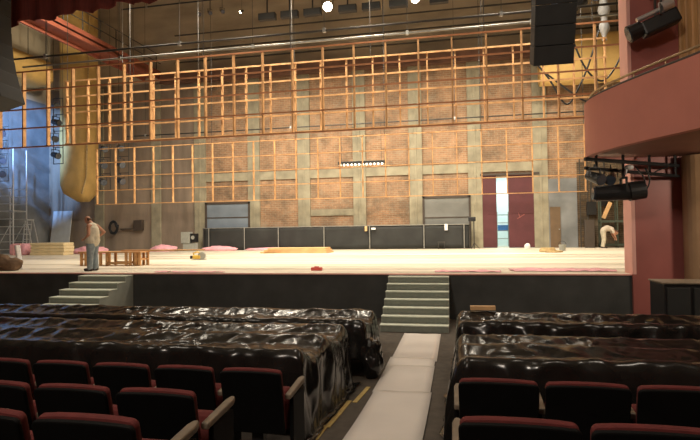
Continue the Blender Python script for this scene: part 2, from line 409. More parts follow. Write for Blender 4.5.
# ------------------------------------------------------------------ paper runner, tape
px0, px1 = -1.17, -.38
segs = [(11.55, 9.15, .0, .006), (9.35, 8.6, -.03, .010), (8.8, 7.2, -.02, .014), (7.3, 4.0, .0, .018)]
labs = ['white paper sheet at the foot of the middle stage steps', 'short white paper strip second from the stage steps on the aisle',
        'white paper sheet third from the stage steps on the aisle', 'long white paper sheet nearest the seats on the aisle']
for (ya, yb, dx, dz), lab in zip(segs, labs):
    n = max(4, int((ya - yb) * 8)); P = []
    for i in range(n + 1):
        y = ya + (yb - ya) * i / n; row = []
        for j in range(7):
            x = px0 + dx + (px1 - px0) * j / 6
            row.append((x, y, fz(y) + .006 + dz + .005 * noise.noise((x * 2, y * 1.5, dz * 300)) + (.012 if i in (0, n) else 0) * abs(noise.noise((x * 3, y, 4)))))
        P.append(row)
    o = MB().grid(P).build('paper_sheet', M['paper'], smooth=True)
    md = o.modifiers.new('Solidify', 'SOLIDIFY'); md.thickness = .003; md.offset = 0
    tag(o, lab, 'paper', 'paper sheets laid down the aisle')
tp = [((-1.29, 7.5), (-1.34, 6.72), 'yellow tape strip farthest along the aisle beside the white paper'),
      ((-1.42, 6.78), (-1.44, 5.66), 'middle yellow tape strip beside the white paper'),
      ((-1.47, 5.72), (-1.45, 4.6), 'nearest yellow tape strip beside the white paper')]
for a, b, lab in tp:
    P = []
    for i in range(12):
        q = i / 11; x = a[0] + (b[0] - a[0]) * q; y = a[1] + (b[1] - a[1]) * q
        P.append([(x - .03, y, fz(y) + .012), (x + .03, y, fz(y) + .012)])
    o = MB().grid(P).build('floor_tape', M['yellow']); md = o.modifiers.new('Solidify', 'SOLIDIFY'); md.thickness = .008
    tag(o, lab, 'tape', 'yellow tape strips along the aisle')

# ------------------------------------------------------------------ theatre seats
def round_poly(w0, w1, h, r, crown=.0):
    P = [(-w0 / 2, 0), (w0 / 2, 0)]
    for k in range(7):
        q = math.pi / 2 * k / 6; P.append((w1 / 2 - r + r * math.cos(q), h - r + r * math.sin(q)))
    for k in range(1, 8):
        x = (w1 / 2 - r) * (1 - 2 * k / 8); P.append((x, h + crown * (1 - (x / (w1 / 2)) ** 2)))
    for k in range(7):
        q = math.pi / 2 + math.pi / 2 * k / 6; P.append((-w1 / 2 + r + r * math.cos(q), h - r + r * math.sin(q)))
    return P
def make_seat(arms, label, top=.92, k=1.0):
    t = thing('theatre_seat', label, 'seat', group='red theatre seats in front')
    rot = Matrix.Rotation(R(13), 3, 'X')
    h = top - .36
    MB().slab(round_poly(.55 * k, .562 * k, h - .012, .032, .008), -.028, .0, rot, (0, 0, .36)).build('back_shell', M['seatback'], t, bevel=.01)
    MB().slab(round_poly(.535 * k, .55 * k, h - .004, .036, .01), .001, .045, rot, (0, 0, .36)).build('back_cushion', M['redfab'], t, bevel=.015)
    rc = Matrix.Rotation(R(-14), 3, 'X')
    MB().box((.0, .2, .5), (.47, .1, .36), rc).build('seat_cushion', M['redfab'], t, bevel=.035)
    MB().b(-.05, .05, .02, .1, .0, .42).b(-.16, .16, -.02, .2, 0, .03).build('pedestal', M['black_metal'], t)
    for s in arms:
        a = MB()
        a.prism([(s * .3 - .026, -.04), (s * .3 + .026, -.04), (s * .3 + .03, .34), (s * .3 + .015, .40), (s * .3 - .015, .40), (s * .3 - .03, .34)], .0, .045)
        ao = a.build('armrest', M['armwood'], t, bevel=.012)
        ao.location = (-s * .012, 0, .655); ao.rotation_euler = (R(5), 0, 0)
        MB().slab([(-.018, 0), (.018, 0), (.018, .64), (-.018, .64)], .02, .34, None, (s * .3, 0, .02)).build('side_panel', M['seatback'], t, bevel=.01)
    return t
seatL = make_seat((1,), 'x', k=.945); seatR = make_seat((-1,), 'x')
usedL = usedR = False
def place(proto, first, x, y, top, lab):
    z = top - .92 * 1.0
    if first:
        proto.location = (x, y, z); proto['label'] = lab; return proto
    return copy_tree(proto, None, lab, (x, y, z))
ordn = ['', 'second', 'third', 'fourth', 'fifth', 'sixth']
def row(proto, first, xs, y, top, labs):
    for i, (x, lab) in enumerate(zip(xs, labs)):
        place(proto, first and i == 0, x, y, top, lab)
row(seatL, True, [-1.68 - .6 * i for i in range(6)], 4.2, 1.156,
    ['red theatre seat beside the aisle, directly behind the left black plastic sheet'] + ['red theatre seat directly behind the left plastic sheet, %s from the aisle' % ordn[i] for i in range(1, 6)])
row(seatL, False, [-1.86 - .6 * i for i in range(3)], 3.1, 1.305,
    ['red theatre seat at the aisle end of the second row behind the left sheet', 'red theatre seat second from the aisle in the second row behind the left sheet', 'red theatre seat third from the aisle in the second row behind the left sheet'])
row(seatL, False, [-1.69 - .6 * i for i in range(3)], 2.25, 1.445,
    ['red theatre seat nearest the camera at the aisle end of the left block', 'red theatre seat in the nearest left row, second from the aisle', 'red theatre seat in the nearest left row, third from the aisle'])
row(seatR, True, [.27 + .6 * i for i in range(3)], 4.05, 1.192,
    ['red theatre seat beside the aisle, directly behind the right plastic sheet', 'red theatre seat behind the right plastic sheet, second from the aisle', 'red theatre seat behind the right plastic sheet, third from the aisle'])
row(seatR, False, [.27 + .6 * i for i in range(2)], 2.74, 1.367,
    ['red theatre seat in the nearest right row, beside the aisle', 'red theatre seat in the nearest right row, second from the aisle'])

# ------------------------------------------------------------------ black plastic sheets over the covered rows
def sheet(label, x0, x1, rows, end, seed, hem_rear=.45, flare=.06):
    """drapes over the seat backs listed in rows [(y, top)], front row first; end = side that falls to the floor"""
    prof = [(rows[0][0] + .42, .30), (rows[0][0] + .3, .6), (rows[0][0] + .1, rows[0][1] - .03)]
    for i, (y, zt) in enumerate(rows):
        prof.append((y + .05, zt)); prof.append((y - .04, zt))
        if i + 1 < len(rows):
            y2, z2 = rows[i + 1]; L = y - y2
            for q, sg in ((.25, .085), (.5, .115), (.75, .085)):
                prof.append((y - .04 + (y2 + .05 - y + .04) * q, zt + (z2 - zt) * q - sg))
    yr, zr = rows[-1]
    prof += [(yr - .09, zr - .05), (yr - .13, zr - .2), (yr - .14, zr - .4), (yr - .15, max(fz(yr) + .04, zr - .6))]
    # resample
    d = [0]
    for a, b in zip(prof, prof[1:]): d.append(d[-1] + math.hypot(b[0] - a[0], b[1] - a[1]))
    nv = int(d[-1] / .035); pv = []
    for i in range(nv + 1):
        s = d[-1] * i / nv; k = 0
        while k < len(d) - 2 and d[k + 1] < s: k += 1
        q = (s - d[k]) / (d[k + 1] - d[k]); pv.append((prof[k][0] + (prof[k + 1][0] - prof[k][0]) * q, prof[k][1] + (prof[k + 1][1] - prof[k][1]) * q))
    L = abs(x1 - x0); drop = 1.05; nu = int((L + drop) / .04)
    P = []
    sg = 1 if end == 'right' else -1
    xs, xe = (x0, x1) if end == 'right' else (x1, x0)
    for i in range(nu + 1):
        u = (L + drop) * i / nu; rowp = []
        over = max(0, u - L)
        for j, (y, z) in enumerate(pv):
            a = pv[max(j - 1, 0)]; b = pv[min(j + 1, nv)]
            ty, tz = b[0] - a[0], b[1] - a[1]; tl = math.hypot(ty, tz) or 1
            ny, nz = tz / tl, -ty / tl
            x = xs + sg * (u - over); f = fz(y) + .03
            n1 = noise.noise((u * 1.7 + seed, j * .03 * 1.6, seed * 3.1))
            n2 = 1 - abs(noise.noise((u * 3.2 + j * .06 + seed, j * .05, seed))) * 2.4
            n3 = 1 - abs(noise.noise((u * 6.0 - j * .10, j * .09 + seed, seed * 2.))) * 3
            n4 = 1 - abs(noise.noise((u * 1.4 + j * .07, j * .02 - u * .9, seed * 5.))) * 6
            steep = abs(ny)
            amp = .012 * n1 + .007 * max(0, n2) + .009 * max(0, n3) + .018 * max(0, n4)
            if over <= 0:
                fold = .045 * steep * noise.noise((u * 4.5 + seed, y * .3, 9.))
                off = amp * (1 - .5 * steep) + fold
                rowp.append((x, y + ny * off, max(f, z + nz * off)))
            else:
                zz = z - over
                fl = flare * min(1, over / .9) + .05 * math.sin(min(over, .1) / .1 * math.pi / 2)
                fold = .07 * min(1, over / .35) * noise.noise((y * 3.3 + over * .8, seed, over * .9)) + .012 * noise.noise((y * 8, over * 2, seed))
                rest = max(0, f - zz)                      # cloth lying on the floor
                xx = x + sg * (fl + fold + min(rest, .06) * .6)
                rowp.append((xx, y + .05 * noise.noise((y * 2, over * 2, seed + 5)), max(f + .02 * abs(noise.noise((xx * 9, y * 9, 2))), zz + .02 * n1)))
        P.append(rowp)
    o = MB().grid(P).build('plastic_sheet', M['plastic'], smooth=True)
    md = o.modifiers.new('Solidify', 'SOLIDIFY'); md.thickness = .004
    tag(o, label, 'plastic sheet', 'black plastic sheets over the seats'); return o
sheet('black plastic sheet over the left seats nearest the stage', -12.5, -1.5, [(9.2, .86), (8.2, .86)], 'right', 1.3)
sheet('wide black plastic sheet over the left seats, falling to the aisle floor', -9.5, -1.6, [(7.2, .95), (6.2, 1.0), (5.2, 1.06)], 'right', 4.7)
sheet('black plastic sheet over the right seats nearest the stage', .03, 5.2, [(8.9, .9), (7.9, .92)], 'left', 7.9)
sheet('wide black plastic sheet over the right seats beside the aisle', .03, 4.6, [(7.0, .9), (6.0, .99), (5.0, 1.085)], 'left', 11.1, flare=.13)
# crumpled surplus of plastic at the foot of the left sheet
b = MB(); b.ball((0, 0, 0), (.17, .26, .3), 40, 28)
b.v = [tuple(Vector(v) * (1 + .28 * noise.noise(Vector(v) * 6) + .12 * noise.noise(Vector(v) * 15))) for v in b.v]
o = b.build('plastic_bundle', M['plastic'], smooth=True, loc=(-1.33, 8.1, .3)); tag(o, 'crumpled bundle of black plastic on the aisle floor by the left sheet', 'plastic bundle')
# offcut
o = MB().b(-.2, .2, -.045, .045, 0, .07).build('wood_offcut', M['plywood'], bevel=.006, loc=(.39, 8.88, .945)); o.rotation_euler = (0, 0, R(4))
tag(o, 'short pale wooden offcut lying on the right plastic sheet', 'wood')
# black cabinet by the proscenium pillar
t = thing('bass_speaker', 'black boxy loudspeaker cabinet on the floor by the maroon pillar', 'speaker', (4.58, 11.95, 0))
MB().b(-.55, .75, -.4, .4, 0, 1.12).build('cabinet', M['black_metal'], t, bevel=.02)
MB().b(-.5, -.08, -.43, -.39, .05, 1.05).build('grille', M['black_cloth'], t, bevel=.01)
MB().b(-.02, .72, -.43, -.39, .05, 1.05).build('grille', M['black_cloth'], t, bevel=.01)
MB().b(-.57, .77, -.42, .42, 1.12, 1.15).build('lid', M['armwood'], t, bevel=.005)

# ------------------------------------------------------------------ timber lattices hung over the stage
def lattice(label, y, z0, z1, x0, dx, n, wx, wy, ms, mr, wires, front=True, ztop=19.9, wr=.06):
    t = thing('hanging_lattice', label, 'lattice', (x0 + dx * (n - 1) / 2, y, z0), group='hanging timber lattices')
    cx = dx * (n - 1) / 2
    for i in range(n):
        x = i * dx - cx
        MB().b(x - wx / 2, x + wx / 2, -wy / 2, wy / 2, .02, z1 - z0 - .0).build('stile', ms, t)
    for k in range(5):
        z = (z1 - z0) * k / 4
        yy = -wy / 2 - .02 if front else wy / 2 + .02
        MB().b(-cx - .05, cx + .05, yy - .02, yy + .02, z - wr / 2, z + wr / 2).build('rail', mr, t)
    for x in wires:
        MB().cyl((x - t.location.x, 0, z1 - z0), (x - t.location.x, 0, ztop - z0), .014, n=6).build('wire', M['dark_steel' if abs(x + 11.84) > .02 else 'steel'], t)
    return t
A = lattice('timber lattice hung nearest the auditorium, its top rail the highest in the picture', 17.0, 5.6, 8.46, -17.1, 1.065, 22, .05, .15, M['timber'], M['timber_shaded'], [-15.03, -11.84, -8.65, -5.44, -2.25, .95, 4.14], True, wr=.048)
B = lattice('pale timber lattice hung behind the front lattice at the same height', 20.2, 6.27, 9.05, -16.82, 1.054, 22, .052, .14, M['timber'], M['timber'], [-16.8, -13.7, -10.5, -6.4, -3.2, 1.03, 4.2], True)
D = lattice('timber lattice hung lowest and farthest back over the stage', 24.0, 3.82, 6.68, -18.22, 1.075, 23, .042, .12, M['timber'], M['timber'], [-16.1, -11.8, -7.5, -3.2, 1.1, 5.4], True, wr=.038)
def batten(y, z, x0, x1, label, m, wires):
    t = thing('batten_pipe', label, 'pipe', ((x0 + x1) / 2, y, z), group='steel battens')
    c = (x0 + x1) / 2
    MB().cyl((x0 - c, 0, 0), (x1 - c, 0, 0), .035, n=10).build('pipe', m, t, smooth=True)
    for x in wires:
        MB().cyl((x - c, 0, 0), (x - c, 0, 19.9 - z), .01, n=6).build('wire', M['dark_steel'], t)
        MB().b(x - c - .05, x - c + .05, -.05, .05, -.06, .08).build('clamp', M['steel'], t)
    return t
batten(16.0, 8.62, -17, 5.5, 'grey steel batten, shaded dark, in front of the top rail of the front lattice', M['dark_steel'], [-14.2, -9.0, -4.0, 1.4])  # plain grey steel, shade put into the darker colour
batten(18.5, 9.25, -17.5, 6, 'grey steel batten, lit pale, hung just above and behind the front lattice', M['steel'], [-13.0, -7.4, -1.6, 2.6])  # same grey steel, light on it put into the paler colour
batten(23.5, 13.62, -16.4, 8, 'thick black batten near the fly gallery above the stage lamps', M['black_metal'], [-15.0, -9.0, -3.0, 3.0])
batten(28.0, 8.1, -19.5, 8, 'thin dark batten before the brick wall behind the lattices', M['dark_steel'], [-18, -9, 0, 7])
# lamp bar with a row of small white bulbs
t = thing('lamp_strip', 'black strip with a row of small white bulbs before the brick wall', 'lamp', (-5.03, 28, 5.9))
MB().b(-1.28, 1.28, -.06, .06, 0, .16).build('housing', M['black_metal'], t, bevel=.01)
for i in range(12): MB().ball((-1.15 + i * .209, -.05, -.03), .065, 10, 8).build('bulb', M['bulb_on'], t, smooth=True)
for x in (-1.1, 1.1): MB().cyl((x, 0, .16), (x, 0, 2.17), .012, n=6).build('wire', M['dark_steel'], t)

# ------------------------------------------------------------------ stage lamps on the upper bar
def flood(x, y, z, lab):
    t = thing('flood_light', lab, 'stage light', (x, y, z), group='box floodlights on the high bar')
    MB().b(-.42, .42, -.14, .14, -.16, .16).build('housing', M['black_metal'], t, bevel=.02)
    MB().b(-.36, .36, -.17, -.13, -.12, .12).build('shutter_face', M['black_cloth'], t)
    MB().b(-.03, .03, -.03, .03, .16, 13.6 - z).build('hanger', M['black_metal'], t)
    return t
fx = [(-8.65, 'box floodlight on the high bar, leftmost'), (-7.54, 'box floodlight on the high bar, second from the left'), (-6.42, 'box floodlight just left of the brightest lamp'),
      (-4.75, 'box floodlight just right of the brightest lamp'), (-3.65, 'box floodlight midway between the two bright lamps'), (-2.4, 'box floodlight just left of the right bright lamp'),
      (-.6, 'box floodlight right of the right bright lamp')]
f0 = None
for x, lab in fx:
    if f0 is None: f0 = flood(x, 23.5, 12.5, lab)
    else: copy_tree(f0, None, lab, (x, 23.5, 12.5))
def lantern(loc, rx, rz, lab, lit, group=None, s=1.0, hang=None, name='spotlight'):
    t = thing(name, lab, 'stage light', loc, rz, group)
    rot = Matrix.Rotation(rx, 3, 'X')
    q = lambda p: rot @ Vector(p)
    MB().cyl(q((0, .2 * s, 0)), q((0, -.2 * s, 0)), .1 * s, .13 * s, 14).build('body', M['black_metal'], t, smooth=False)
    MB().cyl(q((0, -.2 * s, 0)), q((0, -.22 * s, 0)), .12 * s, .12 * s, 14).build('lens', M['lamp_on'] if lit else M['lens'], t)
    k = MB()
    for sx in (-1, 1): k.bar((sx * .15 * s, 0, 0), (sx * .15 * s, 0, .22 * s), .02 * s, .03 * s)
    k.bar((-.16 * s, 0, .22 * s), (.16 * s, 0, .22 * s), .03 * s, .02 * s); k.bar((0, 0, .22 * s), (0, 0, hang or .34 * s), .025 * s, .025 * s)
    k.build('yoke', M['black_metal'], t)
    return t
lantern((-5.7, 23.5, 12.7), R(24), R(14), 'round spotlight shining brightest on the high bar', True, 'spotlights on the high bar', 1.7, .9)
lantern((-1.65, 23.5, 12.66), R(24), R(4), 'lit round spotlight at the top edge right of the middle', True, 'spotlights on the high bar', 1.5, .94)
lantern((-9.94, 23.5, 12.9), R(35), R(-60), 'small pale lit spotlight on the high bar left of the box floodlights', True, 'spotlights on the high bar', .45, .72)
for x, lab in ((-12.16, 'small unlit spotlight, leftmost on the high bar'), (-11.6, 'small unlit spotlight, second from the left on the high bar'), (-10.95, 'small unlit spotlight, third from the left on the high bar')):
    lantern((x, 23.5, 13.0), R(30), R(40), lab, False, 'spotlights on the high bar', .75, .62)

# side ladders of lanterns
def light_ladder(x, y, z0, z1, n, lab, lab2, rz):
    t = thing('lamp_ladder', lab, 'lamp ladder', (x, y, z0), group='hanging lamp ladders')
    for dx in (-.32, .32): MB().cyl((dx, 0, 0), (dx, 0, z1 - z0), .025, n=6).build('upright', M['dark_steel'], t)
    for k in range(n + 1): MB().cyl((-.34, 0, (z1 - z0) * k / n), (.34, 0, (z1 - z0) * k / n), .022, n=6).build('rung', M['dark_steel'], t)
    for dx in (-.32, .32): MB().cyl((dx, 0, z1 - z0), (dx, 0, 19.9 - z0), .012, n=6).build('wire', M['dark_steel'], t)
    H = (z1 - z0) / n
    names = ['lowest', 'second from the bottom', 'third from the bottom', 'fourth from the bottom', 'fifth from the bottom']
    for k in range(n):
        lantern((x + random.uniform(-.1, .1), y - .2, z0 + H * (k + .5)), R(15), rz + random.uniform(-.3, .3), 'black spotlight, %s %s' % (names[k], lab2), False, 'spotlights on the lamp ladders', 1.45, H * .5)
    return t
light_ladder(-19.95, 27, 4.85, 7.7, 3, 'black lamp ladder behind the left end of the lowest lattice, nearer the tan duct', 'on the ladder right of the tan duct', R(60))
light_ladder(-18.75, 27, 4.85, 7.7, 3, 'black lamp ladder behind the left end of the lowest lattice, farther from the duct', 'on the second ladder right of the tan duct', R(60))
light_ladder(-23.1, 27, 6.5, 10.4, 4, 'black lamp ladder hung between the tan duct and the blue-lit corner', 'on the ladder left of the tan duct', R(60))
light_ladder(-26.9, 27, 5.6, 8.9, 4, 'black lamp ladder at the left picture edge above the scaffold', 'on the leftmost ladder above the scaffold', R(60))

# tan canvas duct in the left back corner
pts = [(-24.4, 30.3, 18.0), (-24.4, 30.3, 12.6), (-24.45, 30.3, 9), (-24.4, 30.3, 6.2)]
d = MB()
P = []
for k in range(26):
    z = 18 - k * (18 - 4.45) / 25
    e = max(0, (5.6 - z) / 1.15); sc = math.sqrt(max(.02, 1 - min(1, e) ** 2 * .9))
    row_ = []
    for j in range(25):
        a = 2 * math.pi * j / 24
        rr = 1.0 + .05 * noise.noise((math.cos(a) * 2, math.sin(a) * 2, z * .6))
        cx = -24.4 + .45 * (1 - sc)
        row_.append((cx + 1.12 * rr * sc * (abs(math.cos(a)) ** .7) * (1 if math.cos(a) > 0 else -1), 30.4 + .9 * rr * sc * (abs(math.sin(a)) ** .7) * (1 if math.sin(a) > 0 else -1), z))
    P.append(row_)
d.grid(P); d.f.append(tuple(range(25 * 25, 25 * 25 + 24)))
t = thing('canvas_duct', 'tan canvas duct with a rounded bottom hanging in the left back corner', 'duct')
d.build('duct_body', M['canvas'], t, smooth=True)
MB().tube([(-23.22, 29.9, 18), (-23.24, 29.7, 9), (-23.3, 29.65, 6), (-23.6, 29.6, 4.9)], .05, 6).build('edge_seam', M['rope'], t)
P = []
for i in range(14):
    x = 4.6 + i * .4; row_ = []
    for k in range(17):
        a = 2 * math.pi * k / 16; c_, s_ = math.cos(a), math.sin(a)
        rr = 1 + .06 * noise.noise((c_ * 2, s_ * 2, x))
        row_.append((x, 30.2 + .7 * rr * c_, 11.4 + 1.35 * rr * math.copysign(abs(s_) ** .6, s_)))
    P.append(row_)
dc = MB().grid(P); dc.f += [tuple(range(16)), tuple(reversed(range(13 * 17, 13 * 17 + 16)))]
t = thing('canvas_duct', 'tan canvas duct high on the right behind the looped cables', 'duct', group='tan canvas ducts')
dc.build('duct_body', M['canvas'], t, smooth=True)
for x in (5.4, 8.6): MB().cyl((x, 30.2, 12.7), (x, 30.2, 19.95), .02, n=6).build('wire', M['dark_steel'], t)
# level run of tan canvas duct along the left wall
P = []
for i in range(22):
    y = 20.5 + i * .4; row_ = []
    for k in range(17):
        a = 2 * math.pi * k / 16; c_, s_ = math.cos(a), math.sin(a)
        rr = 1 + .05 * noise.noise((c_ * 2, s_ * 2, y))
        row_.append((-26.3 + 1.25 * rr * math.copysign(abs(c_) ** .6, c_), y, 12.6 + .85 * rr * math.copysign(abs(s_) ** .6, s_)))
    P.append(row_)
dc = MB().grid(P); dc.f += [tuple(range(16)), tuple(reversed(range(21 * 17, 21 * 17 + 16)))]
t = thing('canvas_duct', 'level tan canvas duct running along the left stage wall under the red gallery', 'duct', group='tan canvas ducts')
dc.build('duct_body', M['canvas'], t, smooth=True)
for y in (22.2, 25.2, 28.2): MB().cyl((-26.3, y, 13.4), (-26.3, y, 19.95), .02, n=6).build('wire', M['dark_steel'], t)

# ------------------------------------------------------------------ hung loudspeakers
def array(x, y, boxes, label, w):
    t = thing('line_array_speaker', label, 'speaker', (x, y, boxes[0][1]), group='hung loudspeaker arrays')
    zb = boxes[0][1]
    for (dy, z, tilt) in boxes:
        c = MB().box((0, 0, 0), (w, .7, .44)).build('cabinet', M['array'], t, bevel=.015)
        c.location = (0, dy, z - zb); c.rotation_euler = (tilt, 0, 0)
        g_ = MB().box((0, -.355, 0), (w * .98, .02, .43)).build('grille', M['black_cloth'], c, bevel=.006)
    for dx in (-w * .4, w * .4): MB().cyl((dx, boxes[-1][0], boxes[-1][1] - zb + .2), (dx, boxes[-1][0], 10.55 - zb), .015, n=6).build('chain', M['dark_steel'], t)
    return t
M['array'] = mat('charcoal cabinet paint', (.014, .014, .014), .6, .1, 4)
array(2.3, 12.9, [(.36 - .17 * k, 6.45 + .415 * k, R(22)) for k in range(9)], 'dark loudspeaker array hung above the right side of the stage edge', .9)
bx = []
y = 0; z = 6.2
for k in range(9):
    ang = R(max(0, 17 - k * 3.6)); bx.append((y, z, ang)); y -= .45 * math.sin(ang); z += .45 * math.cos(ang)
L = array(-12.58, 12.5, bx, 'curved dark loudspeaker array hung at the left picture edge', 1.0)
L.rotation_euler = (0, 0, R(-82))

# red velvet border at top left
P = []
nu = 150
for i in range(nu + 1):
    x = -17 + i * (21.0 / nu); zb = 9.0 + .38 * max(0, min(1, (x + 15.5) / 6)) + (.0 if x < -9 else .35 * min(1, (x + 9) / 3))
    sc = abs(math.sin(x * 1.9)) * .14
    rowp = []
    for j in range(9):
        z = 10.6 - (10.6 - zb + sc) * j / 8
        rowp.append((x, 14.2 + .1 * math.sin(x * 9) + .04 * math.sin(x * 23 + j * .2), z))
    P.append(rowp)
o = MB().grid(P).build('velvet_border', M['velvet'], smooth=True); md = o.modifiers.new('Solidify', 'SOLIDIFY'); md.thickness = .03
tag(o, 'dark red velvet border curtain across the top of the stage opening', 'curtain')

# ------------------------------------------------------------------ lamps on the right by the pillar
t = thing('profile_spotlight', 'silver and black profile spotlight fixed to the top of the right pillar', 'stage light', (4.45, 12.95, 6.95), R(-4))
sl_ = Matrix.Rotation(R(-22), 3, 'Y')
q = lambda p: sl_ @ Vector(p)
MB().box(q((.08, 0, -.12)), (.8, .34, .34), sl_).build('housing', M['black_metal'], t, bevel=.05)
MB().cyl(q((-.3, 0, -.06)), q((-.58, 0, -.06)), .17, .2, 16).build('lens_tube', M['black_metal'], t)
MB().cyl(q((-.56, 0, -.06)), q((-.6, 0, -.06)), .17, .17, 16).build('lens', M['lens'], t)
MB().cyl(q((-.35, -.12, .13)), q((.3, -.12, .13)), .055, n=12).build('silver_tube', M['silver'], t)
MB().cyl(q((.18, -.16, .15)), q((.42, -.16, .15)), .13, n=14).build('lamp_cap', M['silver'], t)
MB().bar(q((.1, .22, 0)), (.1, .22, .7), .04, .06).bar(q((.1, -.22, 0)), (.1, -.22, .7), .04, .06).bar((.1, -.24, .7), (.1, .56, .7), .05, .05).build('yoke', M['dark_steel'], t)
t = thing('lighting_bar', 'black double pipe lighting bar under the balcony', 'bar', (3.6, 12.6, 3.5))
p0, p1 = Vector((-.78, -.1, .16)), Vector((1.42, .7, .02))
MB().cyl(p0 + Vector((0, 0, -.06)), p1 + Vector((0, 0, -.1)), .04, n=8).build('pipe', M['black_metal'], t)
MB().cyl(p0 + Vector((0, 0, .14)), p1 + Vector((0, 0, .14)), .045, n=8).build('pipe', M['black_metal'], t)
for k in range(4):
    q_ = p0.lerp(p1, .12 + k * .28); MB().cyl(q_ + Vector((0, 0, -.08)), Vector((q_.x, q_.y, .4)), .03, n=6).build('drop_tube', M['black_metal'], t)
t = thing('moving_light', 'long black cylindrical lamp hung level under the balcony tip', 'stage light', (3.52, 12.55, 3.05))
MB().cyl((-.5, 0, -.03), (.2, 0, .0), .17, .19, 18).build('body', M['black_metal'], t)
MB().cyl((.2, 0, .0), (.52, 0, .04), .21, .2, 18).build('rear_housing', M['black_metal'], t)
MB().cyl((-.5, 0, -.03), (-.54, 0, -.03), .14, .14, 18).build('lens', M['lens'], t)
MB().bar((.1, -.22, 0), (.1, -.22, .3), .04, .05).bar((.1, .22, 0), (.1, .22, .3), .04, .05).bar((.1, -.22, .3), (.1, .22, .3), .05, .04).bar((.1, 0, .3), (.1, 0, .5), .06, .06).build('yoke', M['black_metal'], t)
o = MB().ball((0, 0, 0), (.1, .07, .06), 12, 8).cyl((-.05, 0, 0), (-.08, -.02, -.16), .03, .02, 8).build('cloth_tie', M['white_cloth'], smooth=True, loc=(3.72, 12.48, 3.58)); tag(o, 'white cloth tied to the lighting bar above the long black lamp', 'cloth')
lantern((3.02, 12.5, 3.38), R(20), R(30), 'black spotlight hung under the balcony tip, nearest the stage', False, 'small spotlights under the balcony', 1.0, .3)
lantern((3.42, 12.75, 3.38), R(20), R(-20), 'black spotlight hung under the balcony tip beside the white cloth', False, 'small spotlights under the balcony', .9, .3)
t = MB().tube(smooth_curve([(3.85, 12.5, 3.6), (4.0, 12.45, 3.35), (4.05, 12.45, 3.1), (4.12, 12.45, 3.3), (4.05, 12.5, 3.55), (4.2, 12.6, 3.4), (4.35, 12.7, 3.5), (4.7, 12.95, 3.62)]), .015, 6).build('power_cable', M['black_metal'], smooth=True)
tag(t, 'looped black cable hanging from the lighting bar under the balcony', 'cable', 'hanging cables')
# loops of cable and wrapped bundle at the right of the stage
for pts, lab in (([(3.0, 20.8, 8.6), (3.5, 20.8, 7.9), (4.1, 20.8, 6.9), (4.6, 20.8, 7.6), (5.0, 20.8, 8.6), (5.3, 20.8, 9.6)], 'black cable hung in a deep loop right of the loudspeaker array'),
                 ([(4.4, 21.2, 9.6), (4.9, 21.2, 8.3), (5.5, 21.2, 7.8), (6.1, 21.2, 8.6), (6.4, 21.2, 9.8)], 'black cable looped beside the pink pillar'),
                 ([(3.4, 21, 8.2), (4.3, 21, 7.4), (4.9, 21, 7.0), (5.5, 21, 7.3)], 'thin black cable sagging lowest right of the loudspeaker array')):
    o = MB().tube(smooth_curve(pts, 8), .035, 6).build('hanging_cable', M['black_metal'], smooth=True); tag(o, lab, 'cable', 'hanging cables')
b = MB(); P = []
for k in range(20):
    z = 12.5 - k * .15; r = .26 - .14 * k / 19 + .06 * math.sin(k * 1.3)
    P.append([(r * math.cos(a * .5236) * (1 + .25 * noise.noise((a, z, 1))), r * math.sin(a * .5236) * (1 + .25 * noise.noise((a, z, 4))), z) for a in range(13)])
o = b.grid(P).build('wrapped_bundle', M['smoke_film'], smooth=True, loc=(5.85, 22.2, 0)); tag(o, 'pale grey wrapped bundle hanging beside the top of the pink pillar', 'bundle')
for i, (x, z) in enumerate(((4.4, 11.6), (5.1, 11.5), (6.0, 11.9))):
    lantern((x, 23, z), R(30), R(-60), ['black spotlight hung high right, nearest the loudspeaker array', 'black spotlight hung high right, middle of three', 'black spotlight hung high right, nearest the pillar'][i], False, 'spotlights hung high at right', 1.7, 2.0)

# ------------------------------------------------------------------ things along the back of the stage
t = thing('screen_fence', 'long black screen fence with pale posts before the brick wall', 'fence', (-7.4, 31.2, SZ))
fxs = [-15.95, -15.59, -13.16, -10.91, -7.98, -5.15, -1.91, .4, .72]
for i, x in enumerate(fxs):
    MB().cyl((x + 7.4, -.04, 0), (x + 7.4, -.04, 1.42), .035 if 0 < i < 8 else .045, n=8).build('post', M['steel'] if 0 < i < 8 else M['dark_steel'], t)
for a, b_ in zip(fxs, fxs[1:]):
    n = max(2, int((b_ - a) / .15)); P = []
    for i in range(n + 1):
        x = a + (b_ - a) * i / n; P.append([(x + 7.4, .01 + .035 * noise.noise((x * 1.7, z * 1.5, 0)), z) for z in (.03, .3, .6, .9, 1.2, 1.4 + .02 * noise.noise((x * 2, 0, 0)))])
    o = MB().grid(P).build('screen', M['black_cloth'], t, smooth=True); md = o.modifiers.new('Solidify', 'SOLIDIFY'); md.thickness = .02
MB().cyl((-8.55, -.02, 1.42), (8.12, -.02, 1.42), .022, n=6).build('top_rail', M['steel'], t)
o = MB().b(-.12, .12, -.03, .03, -.12, .0).build('paper_note', M['white_cloth'], loc=(-4.9, 31.08, SZ + 1.3)); tag(o, 'small white paper note hung on the black screen fence', 'paper')
o = MB().b(-.07, .07, -.03, .03, -.3, .0).build('cloth_rag', M['plywood'], loc=(-5.35, 31.08, SZ + 1.4)); tag(o, 'small orange rag hung over the black screen fence', 'rag')
o = MB().b(-.09, .09, -.03, .03, -.34, .03).build('cloth_rag', M['white_cloth'], loc=(-.62, 31.1, SZ + 1.42)); tag(o, 'small white rag hung over the right end of the screen fence', 'rag')
t = thing('stand_lamp', 'black lamp on a stand at the right end of the screen fence', 'stand', (.95, 30.9, SZ))
MB().cyl((0, 0, 0), (0, 0, 1.6), .03, n=8).build('pole', M['dark_steel'], t)
